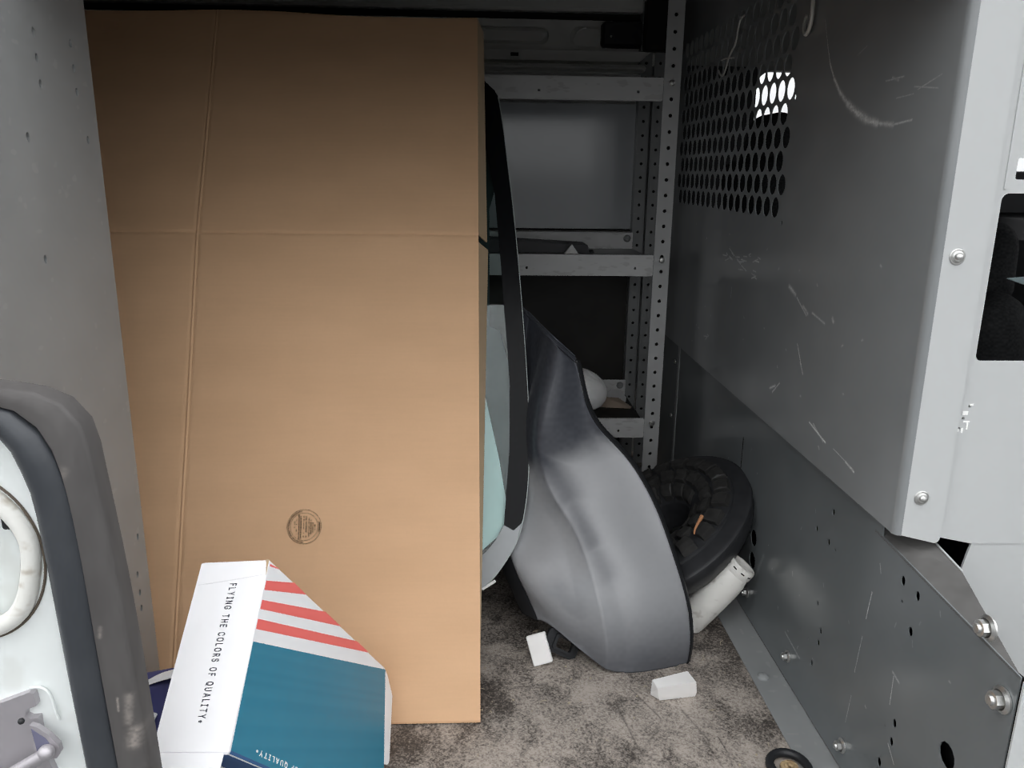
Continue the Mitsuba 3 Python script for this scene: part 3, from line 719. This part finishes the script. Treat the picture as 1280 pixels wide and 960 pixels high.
# ------------------------------------------------------------------ white plastic tube
M_WPL = mat('white_plastic', pr(proc(lambda p, n, uv: mix((0.70, 0.69, 0.65), (0.52, 0.50, 0.46), smoothstep(.6, .78, fbm(p.x * 50, p.y * 50, p.z * 50, 3)))), 0.35, 0.5))
pt = thing('plastic_tube', 'short white plastic tube with a slotted collar lying beside the tyre', 'tube')
P0, P1 = np.array([.525, 1.680, .040]), np.array([.6155, 1.665, .165])
pd = (P1 - P0); PL = np.linalg.norm(pd); pd /= PL
tube = lathe([(.034, -.015), (.0365, -.014), (.0375, .0), (.0385, .05), (.039, .10), (.0375, .125), (.033, .142), (.030, .150), (.027, .150), (.030, .135), (.034, .10), (.034, -.015)], 40)
vv = tube.vertices; low = vv[:, 2] < .01; vv[low, 2] += vv[low, 0] * .45 
tube.vertices = vv
obj('body', towards(tube, P0, pd), M_WPL, pt, smooth=40)
obj('collar', towards(lathe([(.029, .143), (.0325, .143), (.0345, .147), (.0345, .165), (.0325, .169), (.028, .169), (.028, .143)], 40), P0, pd), M_WPL, pt, smooth=40)
for k in range(10):
    a = 2 * math.pi * k / 10
    ca = frame(box(-.0045, .0045, -.0006, .0006, .1565, .1595), [0, 0, 0], [-math.sin(a), math.cos(a), 0], [math.cos(a), math.sin(a), 0], [0, 0, 1])
    ca.apply_translation([.0343 * math.cos(a), .0343 * math.sin(a), 0])
    obj('slot', towards(ca, P0, pd), M_DARK, pt)

# ------------------------------------------------------------------ white foam blocks
M_FOAM = mat('white_foam', pr((0.80, 0.79, 0.77), 0.7, 0.3))
t = thing('foam_block', 'white foam block standing tilted against the black tab of the bumper cover', 'block')
fb = box(-.0215, .0215, -.008, .008, -.033, .033, .002)
fu = np.array([.90, -.10, .33]); fu /= np.linalg.norm(fu); fn = np.array([-.10, -.88, .46]); fn -= fu * (fn @ fu); fn /= np.linalg.norm(fn)
own(t, frame(fb, (.143, 1.553, .0335), fu, -fn, np.cross(fu, -fn)), M_FOAM)
t = thing('foam_block', 'white foam block lying on the floor in front of the bumper cover', 'block')
own(t, hull([(.382, 1.412, .001), (.458, 1.423, .001), (.450, 1.452, .001), (.366, 1.432, .001), (.372, 1.401, .038), (.455, 1.414, .042), (.446, 1.450, .043), (.366, 1.425, .041), (.378, 1.408, .010), (.460, 1.420, .014)]), M_FOAM)

# loop of rubber and rope by the floor flange, wires on the partition
lo = thing('rubber_loop', 'black rubber loop lying on the floor at the foot of the partition', 'loop')
own(lo, sweep([(.572 + .034 * math.cos(a), 1.205 + .036 * math.sin(a), .011) for a in np.linspace(0, 2 * math.pi, 28, endpoint=False)], .008, 10, closed=True), M_BLACKPL, smooth=True)
M_ROPE = mat('tan_rope', pr(proc(lambda p, n, uv: mix((0.20, 0.13, 0.07), (0.50, 0.38, 0.22), noise(p.x * 260, p.y * 260, p.z * 260))), 0.9, 0.1))
lo = thing('rope_coil', 'tan coil of rope inside the black rubber loop', 'rope')
own(lo, sweep([(.573 + (.006 + .0018 * k / 6) * math.cos(k), 1.203 + (.006 + .0018 * k / 6) * math.sin(k), .009 + .003 * math.sin(k * .7)) for k in np.linspace(0, 30, 90)], .004, 6), M_ROPE)
w = thing('bent_wire', 'thin bent steel wire hooked through the perforated panel', 'wire')
own(w, sweep(spline([(.652, 2.068, 1.425), (.643, 2.085, 1.405), (.641, 2.089, 1.371), (.640, 2.132, 1.340), (.640, 2.169, 1.302), (.638, 2.214, 1.315)], 40), .0022, 8), M_WIRE, smooth=True)
w = thing('bent_wire', 'looped grey cable hanging at the top edge of the perforations', 'wire')
own(w, sweep(spline([(.640, 1.628, 1.50), (.640, 1.627, 1.43), (.640, 1.624, 1.36), (.641, 1.632, 1.325), (.642, 1.648, 1.316), (.644, 1.665, 1.325), (.652, 1.675, 1.355)], 40), .004, 8), M_WIRE, smooth=True)
w = thing('bent_wire', 'short wire stub poking from the perforated panel below the bent wire', 'wire')
own(w, sweep([(.652, 2.125, 1.335), (.640, 2.165, 1.338), (.636, 2.185, 1.336)], .0018, 8), M_WIRE)

# a few straws and crumbs on the floor
M_STRAW = mat('straw', pr((0.42, 0.36, 0.27), 0.8, 0.2))
M_CRUMB = mat('crumb', pr((0.62, 0.60, 0.57), 0.8, 0.2))
db = labels['floor_litter'] = {'label': 'bits of straw and crumbs scattered on the van floor', 'category': 'litter', 'kind': 'stuff'}
USED.add('floor_litter')
ls = []
for k in range(20):
    x, y = rng.uniform(.0, .58), rng.uniform(1.15, 1.75); a = rng.uniform(0, 6.28); l = rng.uniform(.004, .022)
    ls.append(sweep([(x, y, .0012), (x + l * .5 * math.cos(a), y + l * .5 * math.sin(a), .0025), (x + l * math.cos(a + .3), y + l * math.sin(a + .3), .0012)], .0007, 5))
for k in range(40):
    c = trimesh.creation.icosphere(1, rng.uniform(.0008, .0025)); c.apply_translation((rng.uniform(.0, .58), rng.uniform(1.15, 1.8), .0012)); ls.append(c)
own('floor_litter', cat(*ls), M_STRAW)

# ------------------------------------------------------------------ printed carton in the foreground
ct = thing('printed_carton', 'white carton printed with red stripes and a teal field tipped over in the foreground', 'carton')
E1 = np.array([.0553, .7603, .6472]); E1 /= np.linalg.norm(E1)
E2 = -np.array([.9761, -.1775, .1251]); E2 -= E1 * (E1 @ E2); E2 /= np.linalg.norm(E2)
E3 = np.array([.2099, .6249, -.752]); E3 -= E1 * (E1 @ E3) + E2 * (E2 @ E3); E3 /= np.linalg.norm(E3)
CN = np.array([-.2871, .8056, .3893])
CA, CB, CC = .2405, .0985, .5165
M_CWHITE = mat('carton_white', pr((0.80, 0.80, 0.81), 0.45, 0.4))
M_CRED = mat('carton_red', pr((0.80, 0.155, 0.14), 0.45, 0.4))
M_CTEAL = mat('carton_teal', pr(proc(lambda p, n, uv: mix((0.022, 0.175, 0.27), (0.035, 0.205, 0.30), noise((p.x * E2[0] + p.y * E1[1] + p.z * E1[2]) * 160 + p.x * 30, 0.0, 0.0) * .7 + .3 * fbm(p.x * 30, p.y * 30, p.z * 30, 2))), 0.4, 0.4))
M_CBLUE = mat('carton_blue', pr((0.035, 0.095, 0.22), 0.45, 0.4))
M_CINK = mat('carton_ink', pr((0.035, 0.04, 0.055), 0.5, 0.3))


def cp(a, b, c):
    """a up the spine, b across the spine, c along the striped face."""
    return CN + a * E1 + b * E2 + c * E3


def flat(pts, lift, n):
    """A thin print: polygon in carton coordinates lifted off its face."""
    P = np.array([cp(*p) for p in pts]) + lift * n
    Q = np.vstack([P, P - n * lift * .5])
    return hull(Q)


NT, NS = -E2, -E3                                        # outward normals of striped face and spine
rb = .0025
obj('body', hull([cp(a, b, c) for b, d in ((0, rb), (rb, 0), (CB - rb, 0), (CB, rb)) for a, c in ((d, rb - d), (CA - d, rb - d), (CA - d, CC - d), (.08, .572 - d), (d, .52 - d))]), M_CWHITE, ct)
for q in ([(.2115, .002), (.1990, .002), (.2385, .128), (.2395, .083)], [(.1855, .002), (.1735, .002), (.2395, .275), (.2398, .206)], [(.1605, .002), (.1475, .002), (.2395, .418), (.2400, .355)], [(.2320, .003), (.2350, .003), (.2390, .027), (.2385, .030)]):
    obj('red_stripe', flat([(a, 0, c) for a, c in q], .0004, NT), M_CRED, ct)
obj('teal_field', flat([(.1315, 0, .002), (.0045, 0, .004), (.0035, 0, .515), (.08, 0, .569), (.2370, 0, CC - .001)], .0004, NT), M_CTEAL, ct)
obj('spine_flap', hull([cp(*p) for p in ((.001, .006, -.0005), (.001, .0975, -.0005), (-.055, .0945, .002), (-.055, .010, .002), (.001, .006, .0012), (.001, .0975, .0012), (-.055, .0945, .0038), (-.055, .010, .0038))]), M_CWHITE, ct)
obj('blue_end_flap', flat([(0, .002, .003), (0, .040, .005), (0, .046, .02), (0, .046, CC - .02), (0, .002, CC - .002)], .0006, -E1), M_CBLUE, ct)
obj('blue_fold', flat([(.0045, 0, .004), (.0006, 0, .002), (.0006, 0, CC - .002), (.0040, 0, CC - .002)], .0006, NT), M_CBLUE, ct)
obj('side_tab', hull([cp(*p) for p in ((.085, .001, .568), (.238, .0005, CC - .001), (.234, .004, CC + .028), (.207, .003, CC + .066), (.09, .001, .602), (.085, .005, .568), (.238, .004, CC - .001), (.207, .007, CC + .066), (.09, .005, .602))]), M_CWHITE, ct)
obj('torn_edge', flat([(.2405, .001, 0), (.218, .0005, 0), (.2405, .0055, 0)], .0004, NS), M_CARDE, ct, label='raw torn corner')
obj('fold_mark', flat([(.2195, .006, 0), (.213, .05, 0), (.2085, .095, 0), (.2075, .095, 0), (.2122, .05, 0), (.2188, .006, 0)], .0002, NS), mat('carton_crease', pr((0.70, 0.70, 0.71), 0.6, 0.3)), ct)


def lettering(text, h, o, u, v, w, length=None, track=1.0):
    """Spaced capitals starting at o along u, tops towards v."""
    ms, x = [], 0.0
    for ch in text:
        if ch == ' ': x += h * .85; continue
        hh = h if ch != '®' else h * .6
        m = meshkit.text_mesh(ch, hh, .0002, bold=True)
        wd = m.bounds[1][0] - m.bounds[0][0]
        m.apply_translation([x - m.bounds[0][0], h * .05 if ch == '®' else 0, 0]); ms.append(m)
        x += wd + h * .46 * track
    m = cat(*ms)
    if length: m.apply_scale([length / x, 1, 1])
    return frame(m, o, u, v, w)


s_len = .176
obj('lettering', lettering('FLYING THE COLORS OF QUALITY®', .0094, cp(.2085, .0492, 0) + NS * .0002, -E1, -E2, NS, s_len), M_CINK, ct, label='dark grey lettering down the spine')
q_len = .118
obj('lettering', lettering('FLYING THE COLORS OF QUALITY®', .0066, cp(.0185, 0, .062 + .36) + NT * .0006, -E3, -E1, NT, .36), M_CWHITE, ct, label='white lettering along the teal field')

# dark blue package between carton and end panel
M_PKG = mat('blue_wrap', pr((0.055, 0.058, 0.17), 0.4, 0.5))
pk = thing('wrapped_package', 'dark blue plastic wrapped package between the carton and the shelf end panel', 'package')
pm = m3.Manifold.batch_hull([m3.Manifold.sphere(.012, 12).translate(p) for p in ((-.56, .97, .013), (-.40, .97, .013), (-.56, 1.20, .013), (-.42, 1.20, .013), (-.56, 1.085, .268), (-.40, 1.085, .298), (-.56, 1.11, .268), (-.40, 1.11, .298))])
pm = as_tm(pm.refine_to_length(.02)); nv = pm.vertices
pm.vertices = nv + (meshkit.noise(nv * 28)[:, None] - .5) * .012 * pm.vertex_normals
obj('bag', pm, M_PKG, pk, smooth=True)
tt = spline([(-.565, 1.074, .278), (-.525, 1.074, .282), (-.505, 1.074, .289), (-.48, 1.074, .299), (-.455, 1.074, .306), (-.41, 1.074, .312)], 24)
obj('white_edge', solidify(np.stack([tt, tt + [0, .004, .0035] , tt + [0, .03, -.004]], 1), .001), M_CWHITE, pk, smooth=True, label='white torn top edge')
obj('white_print', hull([(-.498, 1.040, .262), (-.476, 1.040, .256), (-.480, 1.040, .247), (-.498, 1.06, .262), (-.476, 1.06, .256), (-.480, 1.06, .247)]), M_CWHITE, pk)

# ------------------------------------------------------------------ open side door at the lower left
dr_ = struct('door_1', 'open white side door with a black rubber seal')
D_OUT = [(-1.30, .860), (-.60, .860), (-.47, .859), (-.43, .854), (-.402, .849), (-.380, .838), (-.3665, .820), (-.360, .785), (-.3555, .733), (-.348, .631), (-.340, .444), (-.333, .2), (-.325, -.45)]
D_MID = [(-1.30, .840), (-.60, .840), (-.47, .840), (-.433, .836), (-.412, .824), (-.398, .802), (-.3905, .775), (-.386, .74), (-.3825, .683), (-.380, .596), (-.374, .446), (-.368, .2), (-.36, -.45)]
D_IN = [(-1.30, .815), (-.60, .815), (-.48, .814), (-.44, .809), (-.427, .793), (-.4185, .770), (-.412, .745), (-.4095, .72), (-.407, .660), (-.4045, .57), (-.400, .446), (-.394, .2), (-.386, -.45)]
do_, dm_, di_ = (spline(p, 90) for p in (D_OUT, D_MID, D_IN))
M_SEAL = mat('seal_rubber', pr(proc(lambda p, n, uv: mix((0.030, 0.034, 0.040), (0.048, 0.052, 0.058), fbm(p.x * 40, p.y * 40, p.z * 18, 3))), 0.38, 0.4))


def dusty(p, n, uv):
    c = mix((0.060, 0.056, 0.055), (0.10, 0.095, 0.092), fbm(p.x * 60, p.y * 60, p.z * 14, 3))
    s = seg_field([(-.352, .475, -.349, .49, .006, .5), (-.354, .50, -.351, .53, .004, .35), (-.362, .515, -.3615, .53, .0012, .5), (-.371, .60, -.369, .61, .002, .35), (-.386, .77, -.383, .775, .004, .25)], p.x, p.z)
    return mix(c, (0.45, 0.40, 0.36), s * (0.4 + 0.6 * noise(p.x * 400, p.z * 400, 1.0)))


M_LIP = mat('seal_lip', pr(proc(dusty), 0.6, 0.3))
y3 = lambda P, y: np.c_[P[:, 0], np.full(len(P), y), P[:, 1]]
lipgrid = np.stack([y3(do_ + [.001, 0], .748), y3(do_, .728), y3(do_ * .9 + dm_ * .1, .722), y3(do_ * .5 + dm_ * .5, .7185), y3(do_ * .12 + dm_ * .88, .719), y3(dm_, .724)], 1)
obj('seal_lip', solidify(lipgrid, .004), M_LIP, dr_, smooth=40, label='dusty flat outer lip of the seal')
wid = np.linalg.norm(dm_ - di_, axis=1) / 2
obj('seal_bulb', sweep(y3((dm_ + di_) / 2, .726), wid * 1.06, 16), M_SEAL, dr_, smooth=True, label='black rubber bulb of the seal')
hole = np.array([(-.492 + .062 * math.cos(a), .682 + .078 * math.sin(a)) for a in np.linspace(0, 2 * math.pi, 40, endpoint=False)])
inner = np.vstack([di_ + [.008, 0], [(-1.30, -.45)]])
obj('panel', plate_y(inner, [hole], .730, .004), M_WHITE, dr_)
obj('outer_skin', plate_y(np.vstack([dm_, [(-1.30, -.45)]]), [], .755, .02), M_WHITE, dr_)
obj('recess', plate_y(np.array([(-.492 + .075 * math.cos(a), .682 + .09 * math.sin(a)) for a in np.linspace(0, 2 * math.pi, 40, endpoint=False)]), [], .7495, .004), M_WHITE, dr_)
M_PUTTY = mat('foam_putty', pr(proc(lambda p, n, uv: mix((0.68, 0.68, 0.64), (0.46, 0.43, 0.37), smoothstep(.5, .8, fbm(p.x * 70, p.y * 70, p.z * 70, 3)))), 0.7, 0.3))
obj('foam_ring', sweep([(-.492 + (.0625 + .002 * math.sin(5 * a)) * math.cos(a), .727, .682 + .078 * math.sin(a)) for a in np.linspace(0, 2 * math.pi, 60, endpoint=False)], .0092, 10, closed=True), M_PUTTY, dr_, smooth=True, label='off-white foam ring around the access hole')
obj('dirt_line', sweep([(-.492 + .0735 * math.cos(a), .7292, .682 + .089 * math.sin(a)) for a in np.linspace(0, 2 * math.pi, 60, endpoint=False)], .0014, 6, closed=True), mat('dirt', pr((0.12, 0.10, 0.08), 0.9, 0.1)), dr_)
obj('clip', box(-.4625, -.440, .741, .747, .705, .722, .002), M_BLACKPL, dr_)
M_LATCH = mat('latch_steel', pr((0.42, 0.40, 0.42), 0.42, 0.5, 0.55))
lt = 'door_1__latch'
labels[lt] = {'label': 'grey metal latch bracket'}; USED.add(lt)
obj(lt, plate_y([(-.62, .30), (-.62, .475), (-.52, .508), (-.450, .5355), (-.4455, .534), (-.4445, .520), (-.4545, .516), (-.4575, .508), (-.452, .505), (-.4445, .506), (-.4445, .47), (-.435, .43), (-.435, .30)], [], .722, .008), M_LATCH, lt)
obj('latch_ear', hull([(x, y, z) for y in (.710, .716) for x, z in ((-.447, .5065), (-.440, .504), (-.430, .495), (-.4215, .483), (-.4205, .474), (-.425, .467), (-.437, .466), (-.446, .47))]), M_LATCH, dr_)
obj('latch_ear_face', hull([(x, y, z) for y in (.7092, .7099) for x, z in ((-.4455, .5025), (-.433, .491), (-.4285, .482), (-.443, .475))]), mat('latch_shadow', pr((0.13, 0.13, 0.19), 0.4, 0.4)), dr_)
obj('latch_rod', sweep([(-.56, .700, .40), (-.432, .703, .478)], .0062, 12), M_LATCH, dr_, smooth=True)
obj('latch_rod_head', trimesh.creation.icosphere(2, .008).apply_translation((-.431, .704, .479)), M_LATCH, dr_, smooth=True)
obj('latch_screw', trimesh.creation.icosphere(2, .0032).apply_translation((-.4555, .712, .510)), M_BLACKPL, dr_, smooth=True)
obj('pressed_line', sweep(spline([(-.45, .7265, .538), (-.435, .7265, .535), (-.430, .7265, .52), (-.4265, .7265, .50)], 14), .0016, 8), M_WHITE, dr_, smooth=True)

# paper on the passenger side, seen through the pillar cut-out
seat(1.62, 'black passenger seat seen through the pillar cut-out', .835, .97, .15)
M_PALE = mat('pale_paper', pr((0.55, 0.70, 0.72), 0.6, 0.3))
t = thing('folded_paper', 'folded pale blue paper lying on the passenger seat seen through the pillar cut-out', 'paper')
own(t, hull([(.985, 1.44, .872), (1.14, 1.42, .868), (1.14, 1.42, .890), (1.04, 1.43, .852), (1.14, 1.44, .852), (.985, 1.443, .8705)]), M_PALE)
